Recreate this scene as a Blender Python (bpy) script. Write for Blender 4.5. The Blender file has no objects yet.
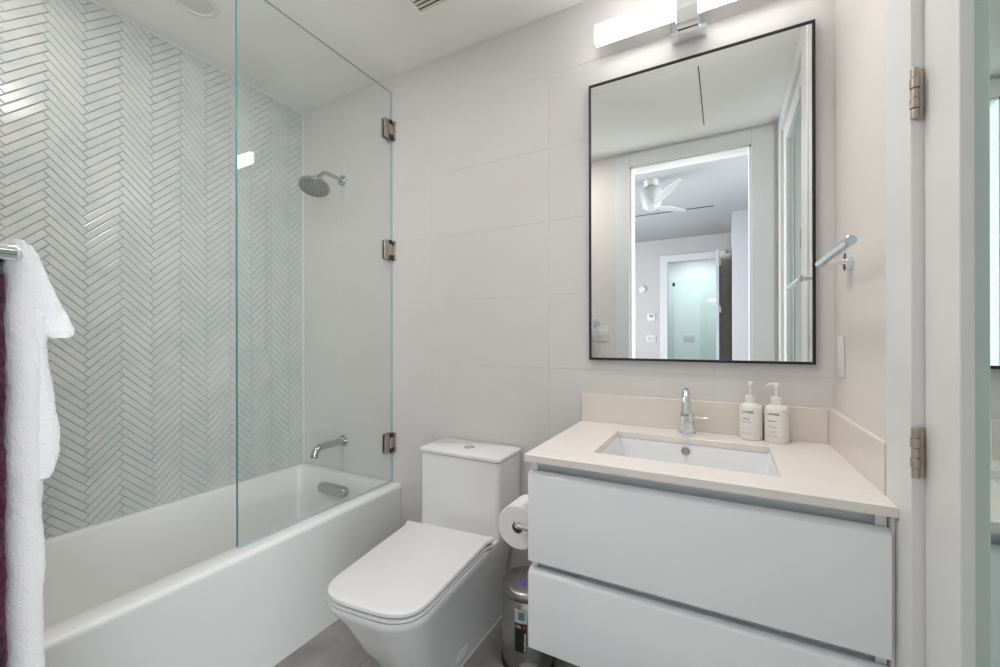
import bpy, bmesh, math, random
from mathutils import Vector, Matrix, noise
S = bpy.context.scene
C = S.collection
PI = math.pi
random.seed(4)

# ------------------------------------------------------------------ camera
F = 415.0
cam_d = bpy.data.cameras.new('camera'); cam = bpy.data.objects.new('camera', cam_d); C.objects.link(cam)
cam_d.sensor_width = 36.0; cam_d.sensor_fit = 'HORIZONTAL'
cam_d.lens = 36.0*F/1000.0
cam_d.shift_y = (338.3-333.5)/1000.0
cam_d.clip_start = 0.02
YAW = math.radians(28.43)
cam.location = (0, 0, 1.2)
cam.rotation_euler = (PI/2, math.radians(0.12), YAW)
S.camera = cam

# ------------------------------------------------------------------ world, exposure, lights
S.view_settings.view_transform = 'Standard'; S.view_settings.look = 'None'
S.view_settings.gamma = 1.0; S.view_settings.use_curve_mapping = False
S.view_settings.exposure = 0.67
w = bpy.data.worlds.new('sky'); S.world = w; w.use_nodes = True
bgn = w.node_tree.nodes['Background']
bgn.inputs[0].default_value = (0.80, 0.90, 1.0, 1); bgn.inputs[1].default_value = 1.0

def area(name, loc, rot, sx, sy, power, col, shape='RECTANGLE'):
    l = bpy.data.lights.new(name, 'AREA'); l.shape = shape; l.size = sx
    if shape in ('RECTANGLE', 'ELLIPSE'): l.size_y = sy
    l.energy = power; l.color = col
    o = bpy.data.objects.new(name, l); C.objects.link(o); o.location = loc; o.rotation_euler = rot
    return o
# added daylight from two made-up bedroom windows, fills the bathroom
def added_daylight_fill(loc, target, sx, sy, power, col, spread):
    o = area('added_bedroom_daylight', loc, (0, 0, 0), sx, sy, power, col)
    o.rotation_euler = (Vector(target)-Vector(loc)).to_track_quat('-Z', 'Y').to_euler()
    o.data.spread = math.radians(spread)
added_daylight_fill((-3.488, -1.7, 1.5), (0.0, -1.7, 1.5), 2.4, 2.4, 108, (0.84, 0.92, 1.0), 130)
added_daylight_fill((1.288, -1.0, 1.5), (0.0, -1.0, 1.5), 1.4, 2.2, 42, (0.88, 0.95, 1.0), 125)
# added ceiling fill lamps, out of view, to brighten the bathroom
for lx, ly, pw, spr in ((-1.08, 0.50, 1.9, 180), (-.95, 0.70, 2.2, 180), (-.12, 1.12, 1.4, 95), (-1.83, .30, 1.7, 180)):
    o = area('added_ceiling_fill', (lx, ly, 2.538), (0, 0, 0), 0.13, 0.13, pw, (1.0, 0.96, 0.92), 'DISK'); o.data.spread = math.radians(spr)
area('added_bedroom_fill', (0.75, -1.1, 2.81), (0, 0, 0), 0.5, 0.5, 8, (1.0, 0.97, 0.94), 'DISK')  # unseen light added to brighten the bedroom

# ------------------------------------------------------------------ materials
def mat(name, col, rough=0.5, metal=0.0, spec=0.5, emit=None, estr=0.0, coat=0.0):
    m = bpy.data.materials.new(name); m.use_nodes = True
    b = m.node_tree.nodes['Principled BSDF']
    b.inputs['Base Color'].default_value = (*col, 1); b.inputs['Roughness'].default_value = rough
    b.inputs['Metallic'].default_value = metal; b.inputs['Specular IOR Level'].default_value = spec
    b.inputs['Coat Weight'].default_value = coat
    if emit: b.inputs['Emission Color'].default_value = (*emit, 1); b.inputs['Emission Strength'].default_value = estr
    return m
def noisy(m, c1, c2, scale, detail=5, bump=0.0, bscale=None, lo=0.35, hi=0.65, rough=0.6):
    nt = m.node_tree; b = nt.nodes['Principled BSDF']
    tc = nt.nodes.new('ShaderNodeTexCoord'); n = nt.nodes.new('ShaderNodeTexNoise')
    n.inputs['Scale'].default_value = scale; n.inputs['Detail'].default_value = detail; n.inputs['Roughness'].default_value = rough
    nt.links.new(tc.outputs['Object'], n.inputs['Vector'])
    r = nt.nodes.new('ShaderNodeValToRGB'); r.color_ramp.elements[0].position = lo; r.color_ramp.elements[1].position = hi
    r.color_ramp.elements[0].color = (*c1, 1); r.color_ramp.elements[1].color = (*c2, 1)
    nt.links.new(n.outputs['Fac'], r.inputs['Fac']); nt.links.new(r.outputs['Color'], b.inputs['Base Color'])
    if bump:
        n2 = nt.nodes.new('ShaderNodeTexNoise'); n2.inputs['Scale'].default_value = bscale or scale*4; n2.inputs['Detail'].default_value = 4
        nt.links.new(tc.outputs['Object'], n2.inputs['Vector'])
        bp = nt.nodes.new('ShaderNodeBump'); bp.inputs['Strength'].default_value = bump; bp.inputs['Distance'].default_value = 0.002
        nt.links.new(n2.outputs['Fac'], bp.inputs['Height']); nt.links.new(bp.outputs['Normal'], b.inputs['Normal'])
    return m
M = {}
M['paint'] = noisy(mat('warm_white_paint', (.80, .755, .73), .55, spec=.3), (.795, .75, .725), (.81, .765, .74), 3, bump=.05, bscale=250)
M['ceiling'] = noisy(mat('ceiling_paint', (.80, .80, .78), .6, spec=.2), (.89, .885, .855), (.90, .895, .87), 3, bump=.04, bscale=200)
M['walltile'] = noisy(mat('white_wall_tile', (.74, .725, .71), .45, spec=.35), (.71, .69, .675), (.725, .71, .695), 6)
M['grout'] = mat('white_grout', (.75, .735, .725), .6)
M['hbtile'] = noisy(mat('pale_grey_green_glass_tile', (.62, .65, .63), .17, spec=.5), (.60, .64, .625), (.67, .685, .66), 9, lo=.4, hi=.6)
M['hbgrout'] = noisy(mat('blue_grey_grout', (.42, .47, .51), .6), (.36, .41, .45), (.48, .53, .57), 14)
M['trim'] = mat('white_trim_paint', (.80, .80, .79), .35, spec=.4)
M['acrylic'] = mat('tub_acrylic', (.86, .865, .85), .16, spec=.5)
M['ceramic'] = mat('white_ceramic', (.85, .85, .855), .08, spec=.5)
M['plastic'] = mat('white_seat_plastic', (.80, .795, .805), .18, spec=.45)
M['lacquer'] = mat('white_lacquer', (.86, .885, .90), .16, spec=.45)
M['gapshade'] = mat('painted_gap_shade', (.16, .16, .17), .6)  # dark tone for the shade painted round the toilet seat
M['recess'] = mat('grey_recess_profile', (.72, .75, .765), .4)
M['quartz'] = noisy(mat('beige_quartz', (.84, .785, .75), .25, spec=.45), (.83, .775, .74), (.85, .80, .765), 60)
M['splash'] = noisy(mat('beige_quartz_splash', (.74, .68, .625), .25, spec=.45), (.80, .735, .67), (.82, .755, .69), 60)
M['chrome'] = mat('chrome', (.80, .82, .84), .06, 1.0)
M['satin'] = mat('satin_chrome', (.52, .54, .55), .14, 1.0)
M['nickel'] = noisy(mat('brushed_nickel', (.47, .415, .36), .38, 1.0), (.44, .385, .33), (.50, .44, .385), 40)
M['steel'] = noisy(mat('brushed_steel', (.46, .45, .44), .27, 1.0), (.43, .42, .41), (.50, .49, .48), 25)
M['black'] = mat('black_metal', (.012, .012, .013), .35)
M['blackpl'] = mat('black_plastic', (.02, .02, .02), .45)
M['mirror'] = mat('mirror_silver', (.90, .93, .93), .0, 1.0)
M['mirrorg'] = mat('green_tinted_mirror', (.60, .70, .68), .0, 1.0)
M['glassedge'] = mat('green_glass_edge', (.10, .26, .24), .15, spec=.5)
M['topedge'] = mat('grey_green_polished_edge', (.40, .43, .40), .2, spec=.5)
M['clearedge'] = mat('pale_blue_glass_edge', (.50, .56, .62), .2, spec=.5)
M['led'] = mat('lit_diffuser', (.9, .9, .9), .4, emit=(1, .985, .97), estr=8.5)
M['led'].node_tree.nodes['Principled BSDF'].inputs['Specular IOR Level'].default_value = .2
M['paper'] = noisy(mat('white_tissue', (.84, .83, .82), .9, spec=.1), (.83, .82, .81), (.86, .85, .84), 30, bump=.3, bscale=120)
M['card'] = mat('brown_cardboard', (.28, .17, .10), .85)
M['bottle'] = mat('white_bottle_plastic', (.88, .85, .81), .3, spec=.4)
M['pump'] = mat('white_pump_plastic', (.82, .80, .80), .3, spec=.4)
M['ink'] = mat('dark_ink', (.03, .03, .035), .6)
M['inkgrey'] = mat('grey_ink', (.34, .33, .33), .6)
M['terry'] = noisy(mat('white_terry', (.85, .83, .855), .95, spec=.05), (.93, .92, .94), (.95, .94, .955), 90, bump=.8, bscale=420)
M['maroon'] = noisy(mat('maroon_weave', (.13, .05, .08), .9, spec=.05), (.09, .035, .06), (.20, .09, .13), 120)
M['floor'] = noisy(mat('grey_stone_tile', (.40, .39, .38), .38), (.22, .21, .20), (.36, .345, .33), 5.5, 9, bump=.08, bscale=30, lo=.3, hi=.72)
M['floorgrout'] = mat('grey_floor_grout', (.36, .35, .34), .8)
M['purple'] = mat('purple_sticker', (.20, .08, .55), .4)
M['stickblue'] = mat('pale_blue_print', (.55, .66, .72), .4)
M['white'] = mat('white_print', (.85, .85, .85), .5)
M['red'] = mat('red_print', (.65, .03, .04), .5)
M['vent'] = mat('cream_vent_plastic', (.70, .68, .60), .5)
M['ventdark'] = mat('vent_inside', (.25, .235, .19), .8)
M['lens'] = mat('downlight_lens', (.74, .74, .71), .35)
M['gap'] = mat('dark_gap', (.04, .04, .045), .8)
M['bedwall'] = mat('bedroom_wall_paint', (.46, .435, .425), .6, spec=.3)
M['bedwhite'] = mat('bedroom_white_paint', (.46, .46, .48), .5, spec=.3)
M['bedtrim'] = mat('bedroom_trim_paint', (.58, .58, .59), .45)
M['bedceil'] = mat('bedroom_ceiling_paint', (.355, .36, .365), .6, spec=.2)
M['bedfloor'] = noisy(mat('oak_floor', (.45, .36, .28), .5), (.38, .30, .23), (.52, .42, .33), 5)
M['aqua'] = mat('pale_aqua_wall', (.72, .77, .77), .5)
M['wood'] = noisy(mat('beige_wood', (.75, .66, .58), .5), (.70, .60, .52), (.80, .71, .63), 12)
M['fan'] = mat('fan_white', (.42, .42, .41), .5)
M['screen'] = mat('grey_green_display', (.10, .28, .22), .3)
def glassmat(name, tint):
    m = bpy.data.materials.new(name); m.use_nodes = True; nt = m.node_tree
    for n in list(nt.nodes): nt.nodes.remove(n)
    out = nt.nodes.new('ShaderNodeOutputMaterial'); mix = nt.nodes.new('ShaderNodeMixShader')
    t = nt.nodes.new('ShaderNodeBsdfTransparent'); t.inputs[0].default_value = (*tint, 1)
    g = nt.nodes.new('ShaderNodeBsdfGlossy'); g.inputs['Roughness'].default_value = 0.0; g.inputs[0].default_value = (.95, 1, .98, 1)
    fr = nt.nodes.new('ShaderNodeFresnel'); ge = nt.nodes.new('ShaderNodeNewGeometry'); mr = nt.nodes.new('ShaderNodeMapRange')
    mr.inputs[3].default_value = 1.5; mr.inputs[4].default_value = 1/1.5   # same reflectance entering and leaving the pane
    nt.links.new(ge.outputs['Backfacing'], mr.inputs[0]); nt.links.new(mr.outputs[0], fr.inputs[0])
    nt.links.new(fr.outputs[0], mix.inputs[0]); nt.links.new(t.outputs[0], mix.inputs[1]); nt.links.new(g.outputs[0], mix.inputs[2])
    nt.links.new(mix.outputs[0], out.inputs[0]); return m
M['glass'] = glassmat('clear_green_tinted_glass', (.985, .995, .988))
M['frost'] = glassmat('aqua_shower_glass', (.93, .975, .975))

M['terry'].node_tree.nodes['Principled BSDF'].inputs['Sheen Weight'].default_value = .6
# ------------------------------------------------------------------ mesh helpers
def new(): return bmesh.new()
def box(bm, x0, x1, y0, y1, z0, z1, bev=0.0, seg=2):
    t = bmesh.new()
    vs = [t.verts.new((x, y, z)) for z in (z0, z1) for y in (y0, y1) for x in (x0, x1)]
    for q in ((0,2,3,1),(4,5,7,6),(0,1,5,4),(2,6,7,3),(0,4,6,2),(1,3,7,5)): t.faces.new([vs[i] for i in q])
    if bev > 0: bmesh.ops.bevel(t, geom=t.edges[:], offset=bev, segments=seg, affect='EDGES', profile=0.5)
    bmesh.ops.recalc_face_normals(t, faces=t.faces[:])
    return join(bm, t)
def join(bm, t, mx=None):
    if mx is not None: bmesh.ops.transform(t, matrix=mx, verts=t.verts[:])
    vm = {v: bm.verts.new(v.co) for v in t.verts}
    for f in t.faces:
        try: bm.faces.new([vm[v] for v in f.verts])
        except ValueError: pass
    t.free(); return bm
def loft(bm, rings, cap0=True, cap1=True, closed=True):
    R = [[bm.verts.new(p) for p in r] for r in rings]
    n = len(R[0])
    for a, b in zip(R, R[1:]):
        for i in range(n if closed else n-1):
            j = (i+1) % n
            bm.faces.new((a[i], a[j], b[j], b[i]))
    if cap0: bm.faces.new(R[0][::-1])
    if cap1: bm.faces.new(R[-1])
    return R
def rrect(x0, x1, y0, y1, rad, n=6):
    """rounded rectangle, rad = one radius or four (x0y0, x1y0, x1y1, x0y1)"""
    if not isinstance(rad, (tuple, list)): rad = (rad,)*4
    pts = []
    for (cx, cy, r, a0) in ((x0+rad[0], y0+rad[0], rad[0], PI), (x1-rad[1], y0+rad[1], rad[1], 1.5*PI), (x1-rad[2], y1-rad[2], rad[2], 0), (x0+rad[3], y1-rad[3], rad[3], .5*PI)):
        for k in range(n+1):
            a = a0+.5*PI*k/n
            pts.append((cx+r*math.cos(a), cy+r*math.sin(a)))
    return pts
def frame_from(d):
    d = Vector(d).normalized(); up = Vector((0,0,1)) if abs(d.z) < .95 else Vector((1,0,0))
    s = d.cross(up).normalized(); return s, s.cross(d).normalized(), d
def lathe(bm, prof, origin=(0,0,0), axis=(0,0,1), n=32, cap=True):
    s, u, d = frame_from(axis); o = Vector(origin)
    rings = []
    for r, h in prof:
        rings.append([o + d*h + (s*math.cos(2*PI*k/n) + u*math.sin(2*PI*k/n))*max(r, 1e-5) for k in range(n)])
    t = bmesh.new(); loft(t, rings, cap, cap); bmesh.ops.recalc_face_normals(t, faces=t.faces[:]); return join(bm, t)
def arc_path(pts, rad, n=8):
    """polyline with filleted corners"""
    P = [Vector(p) for p in pts]; out = [P[0]]
    for a, b, c in zip(P, P[1:], P[2:]):
        d1 = (a-b).normalized(); d2 = (c-b).normalized()
        ang = d1.angle(d2); t = min(rad/math.tan(ang/2), .49*(a-b).length*2, .98*(c-b).length)
        p1 = b+d1*t; p2 = b+d2*t
        bis = (d1+d2).normalized(); cen = b + bis*(t/math.cos(ang/2))
        v1 = p1-cen; v2 = p2-cen
        for k in range(n+1): out.append(cen + v1.normalized().slerp(v2.normalized(), k/n)*v1.length if v1.angle(v2) > 1e-3 else p1)
    out.append(P[-1]); return out
def tube(bm, pts, r, n=20):
    P = [Vector(p) for p in pts]; rings = []; prev = None
    for i, p in enumerate(P):
        d = (P[min(i+1, len(P)-1)] - P[max(i-1, 0)]).normalized()
        if prev is None: s, u, _ = frame_from(d)
        else:
            s = (prev - d*prev.dot(d)).normalized(); u = s.cross(d).normalized()
        prev = s
        rr = r[i] if isinstance(r, (list, tuple)) else r
        rings.append([p + (s*math.cos(2*PI*k/n)+u*math.sin(2*PI*k/n))*rr for k in range(n)])
    t = bmesh.new(); loft(t, rings); bmesh.ops.recalc_face_normals(t, faces=t.faces[:]); return join(bm, t)

ORIG = {}
def mk(name, bm, m, parent=None, smooth=32, base=None):
    me = bpy.data.meshes.new(name)
    bmesh.ops.recalc_face_normals(bm, faces=bm.faces[:])
    if parent is not None: o0 = ORIG[parent.name]
    elif base is not None: o0 = Vector(base)
    else:
        xs = [v.co for v in bm.verts]
        o0 = Vector(((min(c.x for c in xs)+max(c.x for c in xs))/2, (min(c.y for c in xs)+max(c.y for c in xs))/2, min(c.z for c in xs)))
    bmesh.ops.translate(bm, verts=bm.verts[:], vec=-o0)
    bm.to_mesh(me); bm.free()
    ms = m if isinstance(m, (list, tuple)) else [m]
    for x in ms: me.materials.append(M[x] if isinstance(x, str) else x)
    if smooth:
        for p in me.polygons: p.use_smooth = True
        me.set_sharp_from_angle(angle=math.radians(smooth))
    o = bpy.data.objects.new(name, me); C.objects.link(o)
    if parent is not None: o.parent = parent
    else: o.location = o0
    ORIG[o.name] = o0
    return o
def thing(name, loc, label, cat, group=None):
    o = bpy.data.objects.new(name, None); C.objects.link(o); o.location = loc; o.empty_display_size = .05
    ORIG[o.name] = Vector(loc); return tag(o, label, cat, group)
def tag(o, label, cat, group=None, kind=None):
    o['label'] = label; o['category'] = cat
    if group: o['group'] = group
    if kind: o['kind'] = kind
    return o
def struct(name, bm, m, label=None, cat=None, smooth=32):
    o = mk(name, bm, m, None, smooth); o['kind'] = 'structure'
    if label: o['label'] = label; o['category'] = cat
    return o
def text(name, s, size, mx, m, parent, bold=0.0, align='LEFT'):
    cu = bpy.data.curves.new(name, 'FONT'); cu.body = s; cu.size = size; cu.align_x = align; cu.offset = bold; cu.extrude = .0
    cu.resolution_u = 3
    to = bpy.data.objects.new('tmp', cu); C.objects.link(to)
    me = bpy.data.meshes.new_from_object(to.evaluated_get(bpy.context.evaluated_depsgraph_get()))
    bpy.data.objects.remove(to); bpy.data.curves.remove(cu)
    bm = bmesh.new(); bm.from_mesh(me); bpy.data.meshes.remove(me)
    return bm

# ------------------------------------------------------------------ main dimensions
D = 1.618          # back wall
XR = 0.300         # right wall
XL = -2.206        # tiled tub wall
YF = 0.094         # front wall (doorway wall), inner face
YB = -0.03         # its bedroom face
ZC = 2.545         # ceiling
OX0, OX1, OZ = -0.605, 0.153, 2.44   # doorway
# ================================================================== SETTING
# back wall of large white tiles
bm = new(); TH, TW, G = .3048, .6096, .0012
box(bm, XL-.1, XR+.1, D+.0012, D+.12, 0, ZC+.05)
mk_grout = struct('wall_back', bm, 'grout', 'back wall of large white rectangular tiles behind the mirror and toilet', 'wall')
bm = new()
x0 = -1.2519; z0 = 1.2+1.095
ix0 = math.floor((XL-x0)/TW)-1
for i in range(ix0, 5):
    for j in range(-3, 10):
        a, b = max(x0+i*TW+G, XL), min(x0+(i+1)*TW-G, XR)
        c, d = max(z0-(j+1)*TH+G, 0), min(z0-j*TH-G, ZC)
        if b-a > .004 and d-c > .004: box(bm, a, b, D, D+.010, c, d, .0004, 1)
t = mk('wall_back_tiles', bm, 'walltile', mk_grout)
# tub wall: herringbone of slim glass tiles
bm = new(); box(bm, XL-.12, XL-.0016, YF-.2, D+.1, 0, ZC+.05)
wl = struct('wall_left', bm, 'hbgrout', 'tub wall of pale grey green herringbone tiles', 'wall')
bm = new()
Lh, Wh, gh = .1527, .02545, .0030
Yv = .668; c45 = math.sqrt(.5)
zb0, zb1, yb0, yb1 = .455, ZC-.004, YF, D-.006
def clip_poly(poly):
    for ax, lim, sg in ((0, yb0, 1), (0, yb1, -1), (1, zb0, 1), (1, zb1, -1)):
        out = []
        for p, q in zip(poly, poly[1:]+poly[:1]):
            dp, dq = sg*(p[ax]-lim), sg*(q[ax]-lim)
            if dp >= 0: out.append(p)
            if (dp >= 0) != (dq >= 0):
                tt = dp/(dp-dq); out.append((p[0]+tt*(q[0]-p[0]), p[1]+tt*(q[1]-p[1])))
        poly = out
        if len(poly) < 3: return None
    return poly
def inset(poly, d):
    n = len(poly); cx = sum(p[0] for p in poly)/n; cy = sum(p[1] for p in poly)/n; out = []
    for i in range(n):
        a, b, c = poly[i-1], poly[i], poly[(i+1) % n]
        e1 = Vector((b[0]-a[0], b[1]-a[1])); e2 = Vector((c[0]-b[0], c[1]-b[1]))
        if e1.length < 1e-5 or e2.length < 1e-5: return None
        n1 = Vector((-e1.y, e1.x)).normalized(); n2 = Vector((-e2.y, e2.x)).normalized()
        den = 1+n1.dot(n2)
        if den < .2: return None
        o = (n1+n2)*(d/den); out.append((b[0]+o.x, b[1]+o.y))
    return out
for m_ in range(-9, 10):
    for k in range(-110, 150):
        for kind in (0, 1):
            if kind == 0: q = [(0,0),(Lh,0),(Lh,Wh),(0,Wh)]; o = (k*Wh+m_*Lh, k*Wh-m_*Lh)
            else: q = [(0,0),(Wh,0),(Wh,Lh),(0,Lh)]; o = (k*Wh+Lh+m_*Lh, (k+1)*Wh-Lh-m_*Lh)
            g2 = gh/2
            (ax, ay), (bx_, by_) = q[0], q[2]
            q = [(ax+g2, ay+g2), (bx_-g2, ay+g2), (bx_-g2, by_-g2), (ax+g2, by_-g2)]
            # rotate by 45 degrees: lattice (1,1) becomes vertical
            pts = [((p[0]+o[0]-p[1]-o[1])*c45 + Yv, (p[0]+o[0]+p[1]+o[1])*c45 + 1.3) for p in q]
            if max(p[0] for p in pts) < yb0 or min(p[0] for p in pts) > yb1 or max(p[1] for p in pts) < zb0 or min(p[1] for p in pts) > zb1: continue
            pl = clip_poly(pts)
            if not pl: continue
            pin = inset(pl, .0016)
            lo = [bm.verts.new((XL-.0018, p[0], p[1])) for p in pl]
            mid = [bm.verts.new((XL+.0002, p[0], p[1])) for p in pl]
            n = len(pl)
            tilt = random.uniform(-.0003, .0003)
            if pin:
                top = [bm.verts.new((XL+.0014+tilt*(.5 if (i < 2) else -.5), p[0], p[1])) for i, p in enumerate(pin)]
                for i in range(n):
                    j = (i+1) % n; bm.faces.new((lo[i], lo[j], mid[j], mid[i])); bm.faces.new((mid[i], mid[j], top[j], top[i]))
                bm.faces.new(top)
            else:
                for i in range(n):
                    j = (i+1) % n; bm.faces.new((lo[i], lo[j], mid[j], mid[i]))
                bm.faces.new(mid)
mk('wall_left_tiles', bm, 'hbtile', wl, smooth=0)
bm = new()
box(bm, XL-.001, XL+.004, YF, D, ZC-.006, ZC-.0005); box(bm, XL-.001, XL+.005, D-.008, D-.0005, .463, ZC-.006)
struct('trim_1', bm, 'trim', 'thin white edge trim around the herringbone tiles', 'trim')
# front wall with the doorway the photographer stands in
bm = new()
box(bm, XL, OX0, YB, YF, 0, ZC+.3); box(bm, OX1, XR+.1, YB, YF, 0, ZC+.3); box(bm, OX0, OX1, YB, YF, OZ, ZC+.3)
struct('wall_front', bm, 'paint', 'painted doorway wall seen in the mirror', 'wall', 0)
bm = new()
for (a, b) in ((OX0-.1, OX0), (OX1, OX1+.122)): box(bm, a, b, YF, YF+.014, 0, OZ+.09, .002, 1)
box(bm, OX0, OX1, YF, YF+.014, OZ, OZ+.09, .002, 1)
box(bm, OX0-.001, OX0+.012, YB-.002, YF, 0, OZ); box(bm, OX1-.012, OX1+.001, YB-.002, YF, 0, OZ); box(bm, OX0, OX1, YB-.002, YF, OZ-.012, OZ)
struct('trim_2', bm, 'trim', 'white casing around the doorway seen in the mirror', 'trim')
# right wall and the closet door in it
DY0, DY1, DZ = .225, 1.003, 2.44
bm = new()
box(bm, XR, XR+.1, DY1, D+.1, 0, ZC+.05); box(bm, XR, XR+.1, YB, DY0, 0, ZC+.05); box(bm, XR, XR+.1, DY0, DY1, DZ, ZC+.05)
struct('wall_right', bm, 'paint', 'warm white painted wall beside the vanity', 'wall', 0)
bm = new()
box(bm, .2930, XR, 1.003, 1.135, 0, ZC-.001, .0015, 1)
box(bm, .2930, XR, DY0, 1.003, DZ+.004, ZC-.001, .0015, 1)
box(bm, .2930, XR, YF+.001, DY0-.004, 0, ZC-.001, .0015, 1)
struct('trim_3', bm, 'trim', 'wide flat white casing right of the vanity', 'trim')
bm = new()
box(bm, .2931, XR+.06, 1.0005, 1.0029, 0, DZ+.003)
struct('trim_4', bm, 'trim', 'white jamb of the closet door', 'trim')
door = bpy.data.objects.new('door_1', None); C.objects.link(door); door.location = (XR, DY1, 0.01); ORIG['door_1'] = Vector(door.location)
door['kind'] = 'structure'; door['label'] = 'white closet door with a full length mirror at the right edge'; door['category'] = 'door'
SY = .876
bm = new(); box(bm, .310, .350, SY, .9985, .012, DZ-.003, .0012, 1); mk('door_stile', bm, 'trim', door)
bm = new(); box(bm, .310, .350, DY0+.003, .345, .012, DZ-.003, .0012, 1); mk('door_stile', bm, 'trim', door)
bm = new(); box(bm, .310, .350, .345, SY, DZ-.11, DZ-.003, .0012, 1); mk('door_rail', bm, 'trim', door)
bm = new(); box(bm, .310, .350, .345, SY, .012, .16, .0012, 1); mk('door_rail', bm, 'trim', door)
bm = new(); box(bm, .3262, .332, .345, SY, .16, DZ-.11); mk('mirror_panel', bm, 'mirrorg', door)
for hz in (2.25, 1.629, .997, .385):
    bm = new()
    for k in range(5):
        a = hz-.0445+k*.0178
        kr = .0058 if k % 2 == 0 else .0070
        lathe(bm, [(kr-.0004, .0006), (kr, .0012), (kr, .0166), (kr-.0004, .0172)], (.2950, .9905, a), (0,0,1), 20)
    hg = mk('hinge', bm, 'nickel', door)
    bm = new(); box(bm, .2985, .3098, .9972, 1.0003, hz-.0445, hz+.0445, .0008, 1)
    for k in (1, 3): box(bm, .2955, .2995, .994, .9985, hz-.0445+k*.0178+.001, hz-.0445+(k+1)*.0178-.001)
    mk('hinge_plate', bm, 'nickel', hg)
# floor and ceiling
bm = new(); box(bm, XL-.1, XR+.1, -.03, D+.1, -.06, -.004)
fl = struct('floor', bm, 'floorgrout', 'grey stone tile floor', 'floor', 0)
bm = new(); FX, FY = .3048, .6096
for i in range(-9, 3):
    for j in range(-2, 6):
        off = 0 if i % 2 == 0 else FY/2
        a, b = -1.18+i*FX+.001, -1.18+(i+1)*FX-.001; c, d = 1.235+(j-2)*FY+off+.001-FY, 1.235+(j-1)*FY+off-.001-FY
        a, b, c, d = max(a, XL), min(b, XR+.04), max(c, -.02), min(d, D)
        if b-a > .01 and d-c > .01: box(bm, a, b, c, d, -.008, 0, .0008, 1)
mk('floor_tiles', bm, 'floor', fl)
bm = new(); box(bm, XL-.12, XR+.12, YB, D+.12, ZC, ZC+.06)
struct('ceiling', bm, 'ceiling', 'plain white bathroom ceiling', 'ceiling', 0)

# ================================================================== BATHTUB
tub = thing('bathtub', (-1.83, .86, 0), 'long white alcove bathtub under the herringbone wall', 'bathtub')
X0, X1, Y0, Y1 = XL+.002, -1.447, YF+.003, D-.002
bm = new(); n = 8; rings = []
rings.append([(x, y, 0) for x, y in rrect(X0, X1-.008, Y0, Y1, .004, n)])
rings.append([(x, y, .435) for x, y in rrect(X0, X1-.002, Y0, Y1, .004, n)])
for k in range(5):
    a = PI/2*k/4; rings.append([(x, y, .444+.018*math.sin(a)) for x, y in rrect(X0, X1-.018*(1-math.cos(a)), Y0, Y1, .004, n)])
def tr(dx0, dx1, dy0, dy1, z, r): rings.append([(x, y, z) for x, y in rrect(X0+dx0, X1-dx1, Y0+dy0, Y1-dy1, r, n)])
tr(.030, .078, .06, .040, .462, .03)
tr(.033, .084, .065, .044, .459, .032)
tr(.036, .089, .069, .047, .452, .035)
tr(.050, .097, .10, .055, .33, .05)
tr(.075, .110, .17, .070, .17, .07)
tr(.095, .130, .22, .090, .125, .09)
tr(.14, .17, .28, .14, .10, .09)
tr(.30, .30, .60, .40, .092, .05)
loft(bm, rings); mk('tub_shell', bm, 'acrylic', tub, smooth=50)
bm = new(); yo = Y1-.0475
pts = [(x, z) for x, z in rrect(-1.975, -1.765, .356, .406, .024, 6)]
tilt = lambda z: (z-.452)*.068
loft(bm, [[(x, yo-.001+tilt(z), z) for x, z in pts], [(x, yo-.028+tilt(z), z) for x, z in pts], [(-1.87+(x+1.87)*.97, yo-.033+tilt(z), .381+(z-.381)*.85) for x, z in pts]])
mk('overflow_cover', bm, 'satin', tub, smooth=40)
bm = new(); lathe(bm, [(.034, 0), (.036, .002), (.034, .005), (.012, .006)], (-1.84, 1.33, .093), (0,0,1)); mk('drain', bm, 'chrome', tub)

# glass screen with three wall hinges
GX, GY0, GY1, GZ0, GZ1 = -1.509, .8423, D-.006, .4635, 2.467
scr = thing('glass_shower_screen', (GX, 1.23, GZ0), 'clear frameless glass screen standing on the tub rim', 'shower screen')
bm = new(); box(bm, GX-.005, GX+.005, GY0+.0012, GY1-.0012, GZ0+.006, GZ1-.0008); mk('glass_pane', bm, 'glass', scr, 0)
bm = new(); box(bm, GX-.005, GX+.005, GY0, GY0+.0011, GZ0+.006, GZ1); mk('front_edge', bm, 'glassedge', scr, 0)
bm = new(); box(bm, GX-.005, GX+.005, GY0+.0012, GY1-.0012, GZ1-.0007, GZ1); mk('top_edge', bm, 'topedge', scr, 0)
bm = new(); box(bm, GX-.004, GX+.004, GY1-.0011, D-.0005, GZ0+.006, GZ1-.001); mk('wall_seal', bm, 'clearedge', scr, 0)
bm = new(); box(bm, GX-.006, GX+.006, GY0, GY1, GZ0, GZ0+.0058); mk('bottom_seal', bm, 'clearedge', scr, 0)
for z in (2.264, 1.65, .668):
    bm = new()
    for s in (-1, 1): 
        a, b = sorted((GX+s*.0052, GX+s*.0125)); box(bm, a, b, 1.555, 1.603, z-.049, z+.049, .0012, 1)
    hg = mk('hinge', bm, 'nickel', scr)
    bm = new(); box(bm, GX-.027, GX+.027, D-.0065, D-.0004, z-.051, z+.049, .0012, 1); mk('wall_plate', bm, 'nickel', hg)
    bm = new(); box(bm, GX+.0128, GX+.0185, 1.585, D-.005, z-.025, z+.027, .001, 1); mk('knuckle', bm, 'nickel', hg)
    for za, zb in ((z-.0505, z-.029), (z+.031, z+.0505)):
        bm = new(); box(bm, GX+.0125, GX+.0165, 1.586, 1.606, za, zb, 0); mk('pin_slot', bm, 'gap', hg)

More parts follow.
